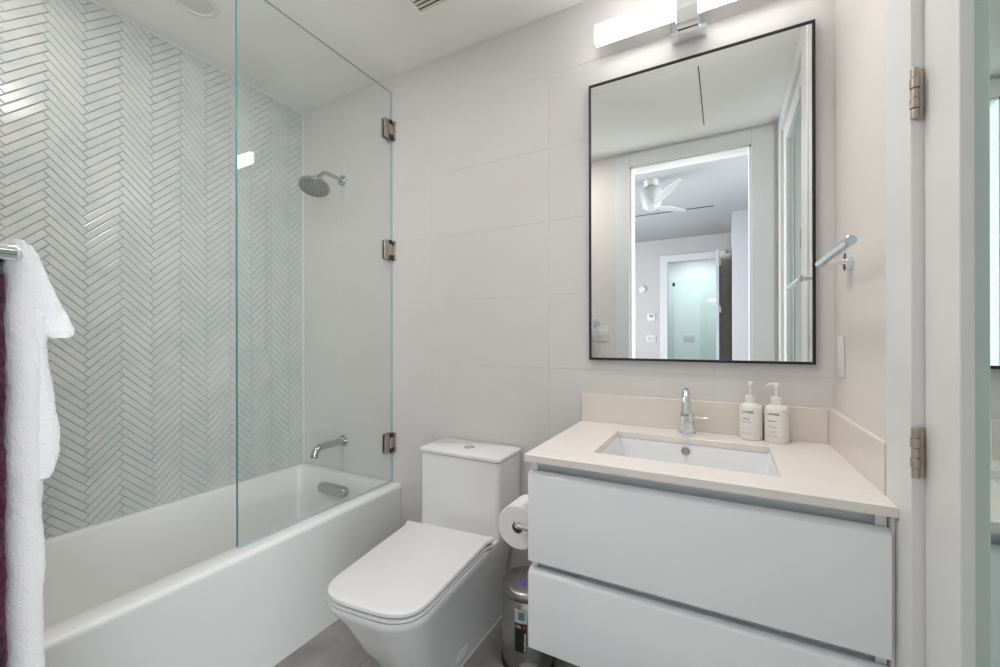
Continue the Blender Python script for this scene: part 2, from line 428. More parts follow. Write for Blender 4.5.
# shower head
sh = thing('shower_head', (-1.87, D, 2.08), 'round chrome rain shower head on a bent arm above the tub', 'shower head')
bm = new(); lathe(bm, [(.030, .0), (.030, .006), (.027, .009), (.012, .010)], (-1.87, D-.0002, 2.08), (0,-1,0)); mk('flange', bm, 'satin', sh)
bm = new(); hd = Vector((-1.872, 1.445, 2.035)); tube(bm, arc_path([(-1.87, D-.006, 2.08), (-1.87, 1.50, 2.085), hd], .035), .0105); mk('arm', bm, 'satin', sh)
ax = Vector((.20, -.31, -.93)).normalized()
bm = new(); lathe(bm, [(.010, -.014), (.013, -.010), (.014, .008), (.0115, .012), (.0145, .016), (.0145, .026), (.011, .03), (.02, .036), (.05, .041), (.072, .047), (.076, .051), (.076, .058), (.0735, .0605)], hd, ax, 40); hb = mk('head', bm, 'satin', sh)
bm = new(); lathe(bm, [(.0715, .0600), (.0715, .0622), (.070, .063)], hd, ax, 40); fp = mk('face_plate', bm, 'steel', hb)
bm = new(); s, u, d = frame_from(ax)
for ri, cnt in ((.012, 6), (.026, 12), (.040, 18), (.053, 24), (.064, 28)):
    for k in range(cnt):
        a = 2*PI*k/cnt; lathe(bm, [(.0030, 0), (.0022, .0028)], hd + d*.063 + s*ri*math.cos(a) + u*ri*math.sin(a), ax, 6)
mk('nozzles', bm, 'gap', hb)
# tub spout
sp = thing('tub_spout', (-1.865, D, .63), 'chrome tub spout curving down over the bathtub end', 'tub spout')
bm = new(); lathe(bm, [(.032, 0), (.032, .006), (.029, .009), (.014, .010)], (-1.865, D-.0002, .633), (0,-1,0)); mk('flange', bm, 'satin', sp)
bm = new(); tube(bm, arc_path([(-1.865, D-.008, .633), (-1.865, 1.432, .633), (-1.865, 1.428, .583)], .045, 10), .0185); mk('spout_pipe', bm, 'satin', sp)
# recessed light, exhaust vent, access panel
rl = thing('recessed_ceiling_light', (-1.856, .882, ZC), 'round recessed ceiling light over the bathtub', 'ceiling light')
bm = new(); lathe(bm, [(.058, .001), (.060, .0060), (.064, .0075), (.078, .0035), (.080, 0), (.058, .0)], (-1.856, .882, ZC), (0,0,-1), 48, cap=False); mk('trim_ring', bm, 'trim', rl)
bm = new(); lathe(bm, [(.0575, .0005), (.0575, .0025), (.056, .003)], (-1.856, .882, ZC), (0,0,-1), 48); mk('lens', bm, 'lens', rl)
vt = thing('exhaust_vent', (-.965, 1.19, ZC), 'cream slatted exhaust vent in the ceiling above the toilet', 'vent')
vx0, vx1, vy0, vy1 = -1.105, -.825, 1.075, 1.355
bm = new(); o = rrect(vx0, vx1, vy0, vy1, .01, 4); i_ = rrect(vx0+.014, vx1-.014, vy0+.014, vy1-.014, .004, 4)
loft(bm, [[(x, y, ZC-.0003) for x, y in o], [(x, y, ZC-.010) for x, y in o], [(x, y, ZC-.014) for x, y in rrect(vx0+.004, vx1-.004, vy0+.004, vy1-.004, .008, 4)], [(x, y, ZC-.012) for x, y in i_], [(x, y, ZC-.0003) for x, y in i_]], False, False); mk('vent_frame', bm, 'ceiling', vt)
bm = new(); box(bm, vx0+.012, vx1-.012, vy0+.012, vy1-.012, ZC-.0025, ZC-.0005); mk('vent_back', bm, 'ventdark', vt)
for k in range(14):
    y = vy0+.02+k*(vy1-vy0-.04)/13
    bm = new(); box(bm, vx0+.012, vx1-.012, y-.0055, y+.0055, ZC-.0115, ZC-.0085, .001, 1); mk('slat', bm, 'vent', vt)
ap = thing('ceiling_access_panel', (-.40, .6, ZC), 'square flush access panel in the ceiling with a dark right gap seen in the mirror', 'access panel')
bm = new(); box(bm, -.84, -.115, .285, .93, ZC-.004, ZC-.0004, .0008, 1); mk('panel', bm, 'ceiling', ap)
bm = new(); box(bm, -.1145, -.110, .285, .93, ZC-.0015, ZC-.0003); mk('panel_gap', bm, 'gap', ap)
for lx, ly, lab in ((-1.08, .50, 'added ceiling fill lamp near the doorway'), (-.95, .70, 'added ceiling fill lamp in front of the toilet'), (-.12, 1.12, 'added ceiling fill lamp above the vanity'), (-1.83, .30, 'added ceiling fill lamp above the near tub end')):
    cl = thing('added_ceiling_lamp', (lx, ly, ZC), lab, 'ceiling light')  # ring round an added fill lamp, out of view
    bm = new(); lathe(bm, [(.070, .001), (.072, .006), (.088, .004), (.09, 0), (.07, .0)], (lx, ly, ZC), (0,0,-1), 40, cap=False); mk('trim_ring', bm, 'trim', cl)

# ================================================================== TOILET
TX = -.965
toi = thing('toilet', (TX, 1.2, 0), 'white one piece skirted toilet between tub and vanity', 'toilet')
YT = 1.41     # tank front
def turn(x, y, z, a):
    # the seat sits slightly askew on its hinges
    c, s_ = math.cos(a), math.sin(a); y0 = 1.40
    return (TX+x*c-(y-y0)*s_, y0+x*s_+(y-y0)*c, z)
def tring(hw, yf, z, r, yb=1.607, rb=.02, n=10): return [(TX+x, y, z) for x, y in rrect(-hw, hw, yf, yb, (r, r, rb, rb), n)]
bm = new()
rings = [tring(.114, 1.075, 0, .085), tring(.114, 1.075, .012, .085), tring(.117, 1.045, .07, .09), tring(.124, .995, .15, .095), tring(.135, .945, .22, .10), tring(.150, .900, .30, .105),
         tring(.164, .866, .355, .11), tring(.174, .846, .385, .11), tring(.179, .837, .403, .108), tring(.1785, .838, .4130, .108), tring(.173, .845, .4150, .10)]
for r in rings:
    for i_, (x, y, z) in enumerate(r):
        k_ = max(0, min(1, (1.40-y)/.15)); r[i_] = turn(x-TX, y, z, math.radians(5)*min(1, z/.36)*k_)
loft(bm, rings); mk('bowl', bm, 'ceramic', toi, smooth=60)
bm = new()
def kring(hw, yf, z, r=.022): return tring(hw, yf, z, r, 1.607, .012, 8)
loft(bm, [kring(.186, 1.402, .390), kring(.192, 1.404, .412), kring(.1945, 1.408, .430), kring(.195, 1.409, .465), kring(.194, 1.41, .62), kring(.196, 1.411, .712), kring(.193, 1.414, .7135)])
mk('tank', bm, 'ceramic', toi, smooth=60)
bm = new(); loft(bm, [kring(.194, 1.412, .7145), kring(.2005, 1.405, .717), kring(.2015, 1.404, .722), kring(.2005, 1.405, .729), kring(.196, 1.410, .7315)]); tl = mk('tank_lid', bm, 'ceramic', toi, smooth=40)
bm = new(); lathe(bm, [(.024, 0), (.0245, .002), (.0215, .004), (.021, .0036), (.003, .0036)], (TX, 1.505, .7314), (0,0,1), 36); mk('flush_button', bm, 'chrome', tl)
# bowl rim follows the seat
# seat and lid: straight sides, softly rounded front, small flared hinge corners
def seat_ring(hw, yf, yb, z, grow=0.0):
    pts = []; yb2 = yb
    r = .085
    half = [(hw+.012, yb2), (hw+.010, yb2-.012), (hw+.001, yb2-.035), (hw, yb2-.06)]
    for k in range(1, 6): half.append((hw*(1-.0), yb2-.06-(yb2-.06-(yf+.11))*k/6))
    # front: superellipse
    for k in range(0, 17):
        a = PI/2*k/16; c = math.cos(a)**(2/3.6); s_ = math.sin(a)**(2/3.0)
        half.append((hw*c, yf+.125-.125*s_))
    half[-1] = (0, yf)
    L = [(-x, y) for x, y in half[:-1]]
    ring = half + L[::-1]
    cx, cy = 0, (yf+yb)/2
    out = []
    for x, y in ring:
        x *= (1-grow/hw)*(1.01-.09*(yb-y)/(yb-yf)); y = cy+(y-cy)*(1-grow/((yb-yf)/2))
        out.append(turn(x, y, z, math.radians(6)))
    return out
bm = new(); loft(bm, [seat_ring(.182, .834, 1.335, .4195, .004), seat_ring(.1825, .8325, 1.335, .421), seat_ring(.1825, .8325, 1.335, .4285), seat_ring(.182, .834, 1.335, .430, .004)]); mk('seat', bm, 'plastic', toi, smooth=40)
bm = new(); loft(bm, [seat_ring(.180, .835, 1.345, .4345, .006), seat_ring(.183, .832, 1.348, .4365), seat_ring(.183, .832, 1.348, .4455), seat_ring(.182, .833, 1.348, .4485, .0015), seat_ring(.180, .835, 1.345, .4505, .005)]); mk('lid', bm, 'plastic', toi, smooth=40)
bm = new(); loft(bm, [seat_ring(.1785, .838, 1.33, .430), seat_ring(.1785, .838, 1.33, .4345)]); mk('lid_shade_strip', bm, 'gapshade', toi)  # dark strip paints the shade between seat and lid
bm = new(); loft(bm, [seat_ring(.1775, .839, 1.33, .4150), seat_ring(.1775, .839, 1.33, .4195)]); mk('seat_shade_strip', bm, 'gapshade', toi)  # dark strip paints the shade between bowl and seat
for sx in (1, -1):
    bm = new(); t_ = bmesh.new(); bmesh.ops.create_uvsphere(t_, u_segments=20, v_segments=12, radius=1)
    join(bm, t_, Matrix.Translation((TX+sx*.1165, 1.27, .045)) @ Matrix.Diagonal((.006, .045, .03, 1))); mk('bolt_cover', bm, 'ceramic', toi, smooth=60)
bm = new(); loft(bm, [tring(.119, 1.070, 0.0005, .088), tring(.116, 1.073, .006, .087)], False, False); mk('caulk_bead', bm, 'trim', toi)

# ================================================================== VANITY
VX0, VX1, VY = -.4906, .2853, 1.07
va = thing('vanity_cabinet', (-.10, 1.34, .324), 'white wall hung vanity cabinet with two handleless drawers', 'vanity cabinet')
bm = new()
for (a, b) in ((VX0+.002, VX0+.020), (VX1-.020, VX1-.002)): box(bm, a, b, VY+.022, D-.001, .326, .8535, .0006, 1)
box(bm, VX0+.02, VX1-.02, D-.02, D-.001, .326, .853); box(bm, VX0+.02, VX1-.02, VY+.03, D-.02, .326, .344)
mk('carcass', bm, 'lacquer', va)
bm = new()
box(bm, VX0+.0202, VX1-.0202, VY+.036, VY+.042, .36, .8533)
for zz in (.822, .572): box(bm, VX0+.0202, VX1-.0202, VY+.026, VY+.036, zz-.030, zz-.026)
mk('finger_pull_channel', bm, 'recess', va)
def drawer(z0_, z1_):
    bm = new(); prof = [(VY, z0_), (VY+.020, z0_), (VY+.020, z1_-.0), (VY+.016, z1_), (VY, z1_-.012)]
    prof = [(VY, z0_), (VY+.020, z0_), (VY+.020, z1_), (VY+.014, z1_), (VY, z1_-.010)]
    loft(bm, [[(VX0, y, z) for y, z in prof], [(VX1, y, z) for y, z in prof]])
    bmesh.ops.bevel(bm, geom=bm.edges[:], offset=.0008, segments=1, affect='EDGES')
    return mk('drawer_front', bm, 'lacquer', va)
drawer(.572, .8245); drawer(.326, .549)
bm = new(); box(bm, VX1+.0006, .2922, VY+.01, 1.16, .33, .853); mk('filler_strip', bm, 'trim', va)
# countertop with splashes
ct = thing('countertop', (-.10, 1.34, .854), 'beige quartz vanity countertop with back and side splash', 'countertop')
CX0, CX1, CY0, CY1, CZ0, CZ1 = -.498, .2926, 1.061, D-.0005, .854, .874
SX0, SX1, SY0, SY1 = -.331, .117, 1.169, 1.480
bm = new(); e = .0012
def oring(d, z): return [(CX0+d, CY0+d, z), (CX1-d, CY0+d, z), (CX1-d, CY1-d, z), (CX0+d, CY1-d, z)]
def iring(d, z): return [(SX0-d, SY0-d, z), (SX1+d, SY0-d, z), (SX1+d, SY1+d, z), (SX0-d, SY1+d, z)]
Rr = loft(bm, [iring(0, CZ0), oring(0, CZ0), oring(0, CZ1-e), oring(e, CZ1), iring(e, CZ1), iring(0, CZ1-e), iring(0, CZ0)], False, False)
bmesh.ops.remove_doubles(bm, verts=bm.verts[:], dist=1e-5)
mk('slab', bm, 'quartz', ct, smooth=20)
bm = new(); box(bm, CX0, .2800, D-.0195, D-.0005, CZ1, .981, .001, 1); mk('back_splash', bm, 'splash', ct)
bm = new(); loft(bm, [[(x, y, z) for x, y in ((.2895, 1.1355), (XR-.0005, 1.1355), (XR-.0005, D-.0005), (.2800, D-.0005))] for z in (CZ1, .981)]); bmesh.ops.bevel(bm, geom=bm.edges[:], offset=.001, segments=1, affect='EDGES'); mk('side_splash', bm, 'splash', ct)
bm = new(); box(bm, .2928, XR-.0005, 1.1355, D-.02, CZ0, CZ1-.0005); mk('slab_end', bm, 'quartz', ct)
bm = new(); box(bm, CX1+.0002, CX1+.0022, 1.064, 1.085, CZ0-.008, CZ1-.002); mk('end_bracket', bm, 'steel', ct)
# sink
sk = thing('sink', (-.11, 1.33, .70), 'white rectangular undermount sink in the vanity countertop', 'sink')
bm = new()
def sring(d, z, r): return [(x, y, z) for x, y in rrect(SX0+d, SX1-d, SY0+d, SY1-d, r, 6)]
loft(bm, [sring(-.014, .8535, .012), sring(-.003, .8535, .012), sring(-.001, .850, .012), sring(.004, .83, .02), sring(.016, .76, .03), sring(.028, .737, .04), sring(.055, .725, .04), sring(.14, .718, .01), sring(.14, .708, .01), sring(.05, .712, .04), sring(.01, .74, .04), sring(-.006, .83, .02), sring(-.014, .848, .012), sring(-.014, .8535, .012)], False, False)
t_ = [v for v in bm.verts]
bmesh.ops.remove_doubles(bm, verts=bm.verts[:], dist=1e-6)
bl = [v for v in bm.verts if abs(v.co.z-.718) < 1e-5]; bmesh.ops.contextual_create(bm, geom=bl)
mk('basin', bm, 'ceramic', sk, smooth=50)
bm = new(); lathe(bm, [(.0125, 0), (.0125, .003), (.009, .004), (.008, .0015), (.001, .0015)], (-.113, SY1-.0045, .832), (0,-1,.12), 28); mk('overflow_ring', bm, 'steel', sk)
bm = new(); lathe(bm, [(.028, 0), (.029, .002), (.026, .004), (.003, .005)], (-.109, 1.33, .7175), (0,0,1), 28); mk('drain', bm, 'chrome', sk)
# faucet
fx, fy = -.114, 1.556
fa = thing('faucet', (fx, fy, CZ1), 'chrome single lever faucet behind the sink', 'faucet')
bm = new(); lathe(bm, [(.027, 0), (.028, .002), (.027, .006), (.0235, .007)], (fx, fy, CZ1), (0,0,1), 36); mk('base_ring', bm, 'chrome', fa)
bm = new(); lathe(bm, [(.0225, .006), (.0225, .042), (.0218, .0425), (.0218, .0435), (.0225, .044), (.0225, .069), (.021, .071), (.012, .0715)], (fx, fy, CZ1), (0,0,1), 36); mk('body', bm, 'chrome', fa)
bm = new(); tube(bm, arc_path([(fx, fy, CZ1+.068), (fx, fy, CZ1+.149), (fx+.002, fy-.098, CZ1+.149), (fx+.002, fy-.102, CZ1+.082)], .047, 12), .0125, 24); spt = mk('spout', bm, 'chrome', fa, smooth=50)
bm = new(); lathe(bm, [(.0128, 0), (.0128, .008), (.0095, .009)], (fx+.002, fy-.102, CZ1+.084), (0,0,-1), 24); mk('aerator', bm, 'steel', spt)
bm = new(); tube(bm, [(fx+.020, fy-.003, CZ1+.057), (fx+.04, fy-.006, CZ1+.0575), (fx+.070, fy-.012, CZ1+.0565), (fx+.073, fy-.0125, CZ1+.0565)], [.0045, .0042, .0032, .0022], 16); mk('lever', bm, 'chrome', fa)
# soap bottles
def strokes(bm, lines, place):
    """rows of short printed dashes too small to read in the photograph"""
    for (x0_, x1_, z_, h_) in lines:
        x = x0_
        while x < x1_:
            l = random.uniform(.0012, .0038); e_ = min(x+l, x1_)
            place(bm, x, e_, z_, h_); x = e_+.0007
def bottle(bx, by, yaw, label, l2, nozzle, rows):
    b = thing('pump_bottle', (bx, by, CZ1), label, 'soap bottle', 'white pump bottles on the countertop')
    R = .0325; o = (bx, by, CZ1)
    bm = new(); lathe(bm, [(.0295, 0), (.0318, .0015), (R, .005), (R, .100), (.0315, .106), (.027, .112), (.018, .116), (.0145, .1175)], o, (0,0,1), 48); mk('bottle_body', bm, 'bottle', b, smooth=50)
    bm = new(); lathe(bm, [(.0145, .1172), (.0155, .1185), (.0155, .139), (.0145, .141), (.0055, .1415), (.0052, .170)], o, (0,0,1), 32); mk('collar', bm, 'pump', b)
    bm = new(); lathe(bm, [(.0080, .1685), (.0090, .170), (.0090, .182), (.007, .1845), (.001, .185)], o, (0,0,1), 24)
    d = Vector((math.cos(nozzle), math.sin(nozzle), 0)); p = Vector(o)
    tube(bm, [p+Vector((0,0,.1785)), p+d*.018+Vector((0,0,.1790)), p+d*.024+Vector((0,0,.1775)), p+d*.026+Vector((0,0,.1725))], [.0055, .0048, .0038, .003], 14)
    mk('pump_head', bm, 'pump', b, smooth=45)
    # print wrapped on the round front
    def wrap(x, z): 
        a = yaw + x/R; return (bx+(R+.0002)*math.sin(a), by-(R+.0002)*math.cos(a), CZ1+z)
    bm = text('t', 'LATHER.', .0092, None, None, b, .00025)
    bmesh.ops.subdivide_edges(bm, edges=[e for e in bm.edges if e.calc_length() > .002], cuts=2)
    for v in bm.verts: v.co = wrap(v.co.x*1.0-.0195, v.co.y+.0865)
    mk('brand_print', bm, 'ink', b, 0)
    def place(bm, a, c, z, h):
        q = [bm.verts.new(wrap(*p)) for p in ((a, z), (c, z), (c, z+h), (a, z+h))]; bm.faces.new(q)
    bm = new(); strokes(bm, l2, place); mk('title_print', bm, 'ink', b, 0)
    bm = new(); strokes(bm, rows, place); mk('small_print', bm, 'inkgrey', b, 0)
bottle(.074, 1.565, -.25, 'left white pump bottle, nearer the faucet with its nozzle turned forward', [(-.0185, .003, .0665, .0024)], -PI/2-.1,
       [(-.020, .009, .0595, .0010), (-.020, .006, .0550, .0014), (-.020, .006, .0385, .0010), (-.012, -.001, .0345, .0010), (-.0215, -.006, .0245, .0012), (.001, .006, .0245, .0014), (-.020, .011, .0195, .0012)])
bottle(.1425, 1.556, -.28, 'right white pump bottle, nearer the side splash with its nozzle turned left', [(-.0185, .006, .0665, .0022)], PI+.25,
       [(-.0155, .004, .0535, .0012), (-.0185, .008, .0485, .0014), (-.003, .008, .0455, .0012), (-.0185, .009, .0365, .0012), (-.011, .001, .0325, .0012), (-.0185, -.006, .0245, .0012), (.000, .008, .0240, .0014), (-.0225, .013, .0190, .0012)])

# ================================================================== MIRROR AND LIGHT
MX0, MX1, MZ0, MZ1, MY = -.4679, .2495, 1.1154, 2.1894, D-.020
mi = thing('wall_mirror', (-.109, D, MZ0), 'tall rectangular wall mirror with thin black frame above the vanity', 'mirror')
bm = new(); f = .0090
R_ = lambda d, y: [(MX0+d, y, MZ0+d), (MX1-d, y, MZ0+d), (MX1-d, y, MZ1-d), (MX0+d, y, MZ1-d)]
loft(bm, [R_(f, D-.001), R_(0, D-.001), R_(0, MY+.001), R_(.001, MY), R_(f-.001, MY), R_(f, MY+.001), R_(f, D-.001)], False, False)
bmesh.ops.remove_doubles(bm, verts=bm.verts[:], dist=1e-6); mk('mirror_frame', bm, 'black', mi, smooth=20)
bm = new(); box(bm, MX0+f-.0005, MX1-f+.0005, MY+.003, D-.002, MZ0+f-.0005, MZ1-f+.0005); mk('mirror_glass', bm, 'mirror', mi, 0)
lt = thing('vanity_light', (-.109, D, 2.33), 'long lit bar light on a chrome bracket above the mirror', 'wall light')
bm = new(); LY = 1.540; pts = rrect(LY-.012, LY+.012, 2.297, 2.366, .003, 5)
loft(bm, [[(-.422, y, z) for y, z in pts], [(.204, y, z) for y, z in pts]]); mk('light_bar', bm, 'led', lt, smooth=40)
bm = new(); box(bm, -.4215, .2035, LY+.0122, LY+.018, 2.2965, 2.3665, .0015, 1); mk('added_bar_shield', bm, 'trim', lt)  # added backing, keeps the bar's glow off the wall
bm = new(); box(bm, -.166, -.052, D-.022, D-.0003, 2.255, 2.43, .002, 2); mk('wall_plate', bm, 'chrome', lt)
bm = new(); box(bm, -.166, -.052, D-.052, D-.022, 2.253, 2.268, .0015, 1); mk('plate_lip', bm, 'chrome', lt)
bm = new(); box(bm, -.143, -.075, LY-.022, LY-.0142, 2.262, 2.40, .0012, 1); box(bm, -.143, -.075, LY-.0142, D-.022, 2.270, 2.288, .0012, 1); mk('front_clip', bm, 'chrome', lt)

# ================================================================== WALL FITTINGS
def rail(name, flange, axis, arm, bardir, length, label, r_arm=.0078, tip=0.0, back=-.0085):
    r = thing(name, flange, label, 'towel rail')
    fl_ = Vector(flange); a = Vector(axis); b = Vector(bardir)
    bm = new(); lathe(bm, [(.025, .0004), (.025, .013), (.0235, .0145), (.010, .015)], fl_, a, 36); mk('flange', bm, 'chrome', r)
    el = fl_+a*arm
    bm = new(); tube(bm, [fl_+a*.006, el+a*tip], r_arm); mk('arm', bm, 'chrome', r)
    bm = new(); lathe(bm, [(.0095, back), (.0112, back+.001), (.0112, length-.001), (.0102, length)], el, b, 28); mk('bar', bm, 'chrome', r)
rail('hand_towel_rail', (XR, 1.432, 1.405), (-1, 0, 0), .066, (0, -1, 0), .312, 'empty open ended chrome towel rail on the right wall beside the mirror')
rail('hand_towel_rail', (-.852, YF, 1.318), (0, 1, 0), .086, (-1, 0, 0), .42, 'chrome rail at the left edge holding the white towel', .0112, .003, .004)
def plate(name, x, y, z, ax_, w_, h_, label, rockers, m='trim', group=None):
    """switch plate; ax_ = outward normal"""
    p = thing(name, (x, y, z), label, 'light switch' if rockers else 'wall plate', group)
    a = Vector(ax_); s_ = Vector((a.y, -a.x, 0))
    def pb(u0, u1, v0, v1, d0, d1, bev):
        bm = new(); t = bmesh.new(); box(t, u0, u1, d0, d1, v0, v1, bev, 2)
        mx = Matrix(((s_.x, a.x, 0, x), (s_.y, a.y, 0, y), (0, 0, 1, z), (0, 0, 0, 1)))
        return join(bm, t, mx)
    mk('cover_plate', pb(-w_/2, w_/2, -h_/2, h_/2, .0004, .006, .002), m, p)
    for k in range(rockers):
        c = (k-(rockers-1)/2)*.046
        mk('rocker', pb(c-.0165, c+.0165, -.033, .033, .006, .0085, .001), m, p)
    return p
plate('light_switch', XR, 1.535, 1.145, (-1, 0, 0), .072, .118, 'white switch plate on the right wall above the side splash', 1)
plate('light_switch', -.845, YF, 1.235, (0, 1, 0), .165, .118, 'triple rocker switch plate under the towel rail seen in the mirror', 3)

# toilet paper holder and roll (on the vanity side)
RX, RY, RZ = -.550, 1.16, .630
ph = thing('toilet_paper_holder', (VX0, 1.115, RZ+.012), 'chrome paper holder on the vanity side beside the toilet', 'paper holder')
bm = new(); lathe(bm, [(.022, .0), (.022, .006), (.009, .008)], (VX0+.0018, 1.112, RZ+.010), (-1,0,0), 28); mk('flange', bm, 'chrome', ph)
bm = new(); tube(bm, arc_path([(VX0-.004, 1.112, RZ+.010), (RX, 1.112, RZ+.010), (RX, 1.235, RZ+.010)], .010, 6), .0078); mk('bar', bm, 'chrome', ph, smooth=50)
tp = thing('toilet_paper_roll', (RX, RY, RZ-.065), 'white toilet paper roll on the holder beside the vanity', 'toilet paper')
def hollow(bm, ro, ri, y0, y1, cx, cz, n=48, bev=.003):
    rings = []
    for r, y in ((ri, y0), (ro-bev, y0), (ro, y0+bev), (ro, y1-bev), (ro-bev, y1), (ri, y1), (ri, y0)):
        rings.append([(cx+r*math.cos(2*PI*k/n), y, cz+r*math.sin(2*PI*k/n)) for k in range(n)])
    loft(bm, rings, False, False); bmesh.ops.remove_doubles(bm, verts=bm.verts[:], dist=1e-7)
bm = new(); hollow(bm, .066, .0175, 1.122, 1.226, RX, RZ); mk('paper', bm, 'paper', tp)
bm = new(); hollow(bm, .0173, .0160, 1.1225, 1.2255, RX, RZ, 32, .0002); mk('core', bm, 'card', tp)

# pedal bin
BX, BY = -.650, 1.42
bn = thing('pedal_bin', (BX, BY, 0), 'small round brushed steel pedal bin between toilet and vanity', 'trash can')
bm = new(); lathe(bm, [(.100, 0), (.102, .002), (.102, .020), (.100, .022)], (BX, BY, 0), (0,0,1), 48); mk('base', bm, 'blackpl', bn)
bm = new(); lathe(bm, [(.0985, .0215), (.0985, .262), (.0975, .264)], (BX, BY, 0), (0,0,1), 64); mk('body', bm, 'steel', bn)
bm = new(); lathe(bm, [(.0965, .263), (.0965, .2675)], (BX, BY, 0), (0,0,1), 48); mk('lid_gap', bm, 'blackpl', bn)
bm = new(); lathe(bm, [(.0985, .2675), (.1000, .269), (.1000, .283), (.098, .290), (.092, .2955), (.084, .2975), (.04, .300), (.001, .3008)], (BX, BY, 0), (0,0,1), 64); ld = mk('lid', bm, 'steel', bn, smooth=50)
bm = new(); lathe(bm, [(.019, -.0015), (.019, .0006), (.018, .0009)], (BX+.000, BY-.036, .2995), (.04, -.05, 1), 28); stk = mk('sticker', bm, 'purple', ld)
to_cam = math.atan2(-BX, BY)  # direction of the viewer round the bin
def bwrap(x, z, r=.0988):
    a = to_cam + x/.0985; return (BX+r*math.sin(a), BY-r*math.cos(a), z)
def bpatch(x0_, x1_, z0_, z1_, r=.0988, n=8):
    bm = new()
    A = [[bm.verts.new(bwrap(x0_+(x1_-x0_)*k/n, z, r)) for k in range(n+1)] for z in (z0_, z1_)]
    for k in range(n): bm.faces.new((A[0][k], A[0][k+1], A[1][k+1], A[1][k]))
    return bm
lx0, lx1 = -.050, -.005
lb = mk('label', bpatch(lx0, lx1, .090, .192, .0989), 'blackpl', bn)
mk('label_photo', bpatch(lx0, lx1, .192, .240, .0989), 'stickblue', lb)
mk('label_icon', bpatch(lx0+.013, lx1-.009, .204, .232, .0991), 'steel', lb)
mk('label_mark', bpatch(lx1-.014, lx1-.003, .174, .185, .0991), 'red', lb)
bm = text('t', '4.5L', .0145, None, None, lb, .0003)
for v in bm.verts: v.co = bwrap(lx0+.004+v.co.x*.80, .175+v.co.y, .0991)
mk('label_size', bm, 'white', lb, 0)
bm = text('t', 'simplehuman', .0135, None, None, lb, .0003)
for v in bm.verts: v.co = bwrap(lx1-.0035-v.co.y, .094+v.co.x*.92, .0991)
mk('label_brand', bm, 'white', lb, 0)
d = Vector((math.sin(to_cam), -math.cos(to_cam), 0)); sd = Vector((d.y, -d.x, 0))
bm = new(); p0 = Vector((BX, BY, .030)) + d*.094
pts = [p0+sd*x+d*y for x, y in ((-.042, 0), (-.034, .020), (-.015, .032), (.015, .032), (.034, .020), (.042, 0))]
loft(bm, [[p+Vector((0,0,0)) for p in pts], [p+Vector((0,0,.008)) for p in pts]]); mk('pedal', bm, 'steel', bn)
bm = new(); loft(bm, [[p+Vector((0,0,-.016)) for p in pts], [p+Vector((0,0,-.002)) for p in pts]]); mk('pedal_slot', bm, 'blackpl', bn)

# ================================================================== TOWEL
tw = thing('bath_towel', (-1.07, .19, .58), 'white terry towel with a maroon stripe draped over the left rail', 'towel')
def fold_layer(prof_fn, thick, z_top, z_bot, xa, xb, seed, nz=110, nx=30, npf=26):
    """soft folded slab: rounded section swept downward; prof_fn(z) gives centre y and half thickness"""
    bm = new(); rings = []
    for i in range(nz+1):
        tt = i/nz; z = z_top+(z_bot-z_top)*tt
        yc, h = prof_fn(z)
        if i < 6: h *= (.35+.65*math.sin(PI/2*i/6))
        if i > nz-5: h *= (.45+.55*math.sin(PI/2*(nz-i)/5))
        pts = rrect(xb, xa, yc-h, yc+h, min(h*.98, .03), 8)
        # more points along the long sides
        dense = []
        for p, q in zip(pts, pts[1:]+pts[:1]):
            L_ = math.hypot(q[0]-p[0], q[1]-p[1]); nn = max(1, int(L_/.006))
            for k in range(nn): dense.append((p[0]+(q[0]-p[0])*k/nn, p[1]+(q[1]-p[1])*k/nn))
        rings.append([(x, y, z) for x, y in dense])
    m_ = max(len(r) for r in rings)
    def res(r):
        L_ = [0]
        for p, q in zip(r, r[1:]+r[:1]): L_.append(L_[-1]+math.dist(p, q))
        out = []; j = 0
        for k in range(m_):
            s_ = L_[-1]*k/m_
            while L_[j+1] < s_: j += 1
            p, q = r[j], r[(j+1) % len(r)]; f_ = (s_-L_[j])/max(L_[j+1]-L_[j], 1e-9)
            out.append(Vector(p).lerp(Vector(q), f_))
        return out
    R2 = []
    for r in rings:
        rr_ = res(r); o = []
        for v in rr_:
            nv = noise.noise_vector(v*14+Vector((seed, 0, 0)))*.003 + noise.noise_vector(v*70+Vector((0, seed, 0)))*.0014 + noise.noise_vector(v*230)*.0010
            o.append(v+nv)
        R2.append(o)
    loft(bm, R2); return bm
def lerp_tab(tab):
    def f_(z):
        for (z1, a1, b1), (z2, a2, b2) in zip(tab, tab[1:]):
            if z <= z1 and z >= z2:
                t = (z1-z)/(z1-z2); return a1+(a2-a1)*t, b1+(b2-b1)*t
        return tab[-1][1], tab[-1][2]
    return f_
XA, XB = -.872, -1.24
# main hanging fold, the shorter folds in front, the wall-side fold
mk('long_fold', fold_layer(lerp_tab([(1.345, .192, .012), (1.31, .1975, .018), (1.1, .1985, .019), (.8, .200, .020), (.60, .203, .021)]), .02, 1.342, .60, XA, XB, 1.0), 'terry', tw, 0)
mk('middle_fold', fold_layer(lerp_tab([(1.30, .207, .010), (1.18, .212, .0125), (1.06, .219, .017), (1.0, .218, .015)]), .02, 1.30, .995, XA-.004, XB, 5.0, 70), 'terry', tw, 0)
mk('short_fold', fold_layer(lerp_tab([(1.335, .200, .010), (1.28, .212, .014), (1.22, .231, .021), (1.205, .235, .022)]), .02, 1.335, 1.203, XA-.002, XB, 9.0, 50), 'terry', tw, 0)
mk('wall_side_fold', fold_layer(lerp_tab([(1.345, .165, .006), (1.30, .158, .0155), (.7, .158, .0160)]), .02, 1.342, .70, XA-.002, XB, 13.0), 'terry', tw, 0)
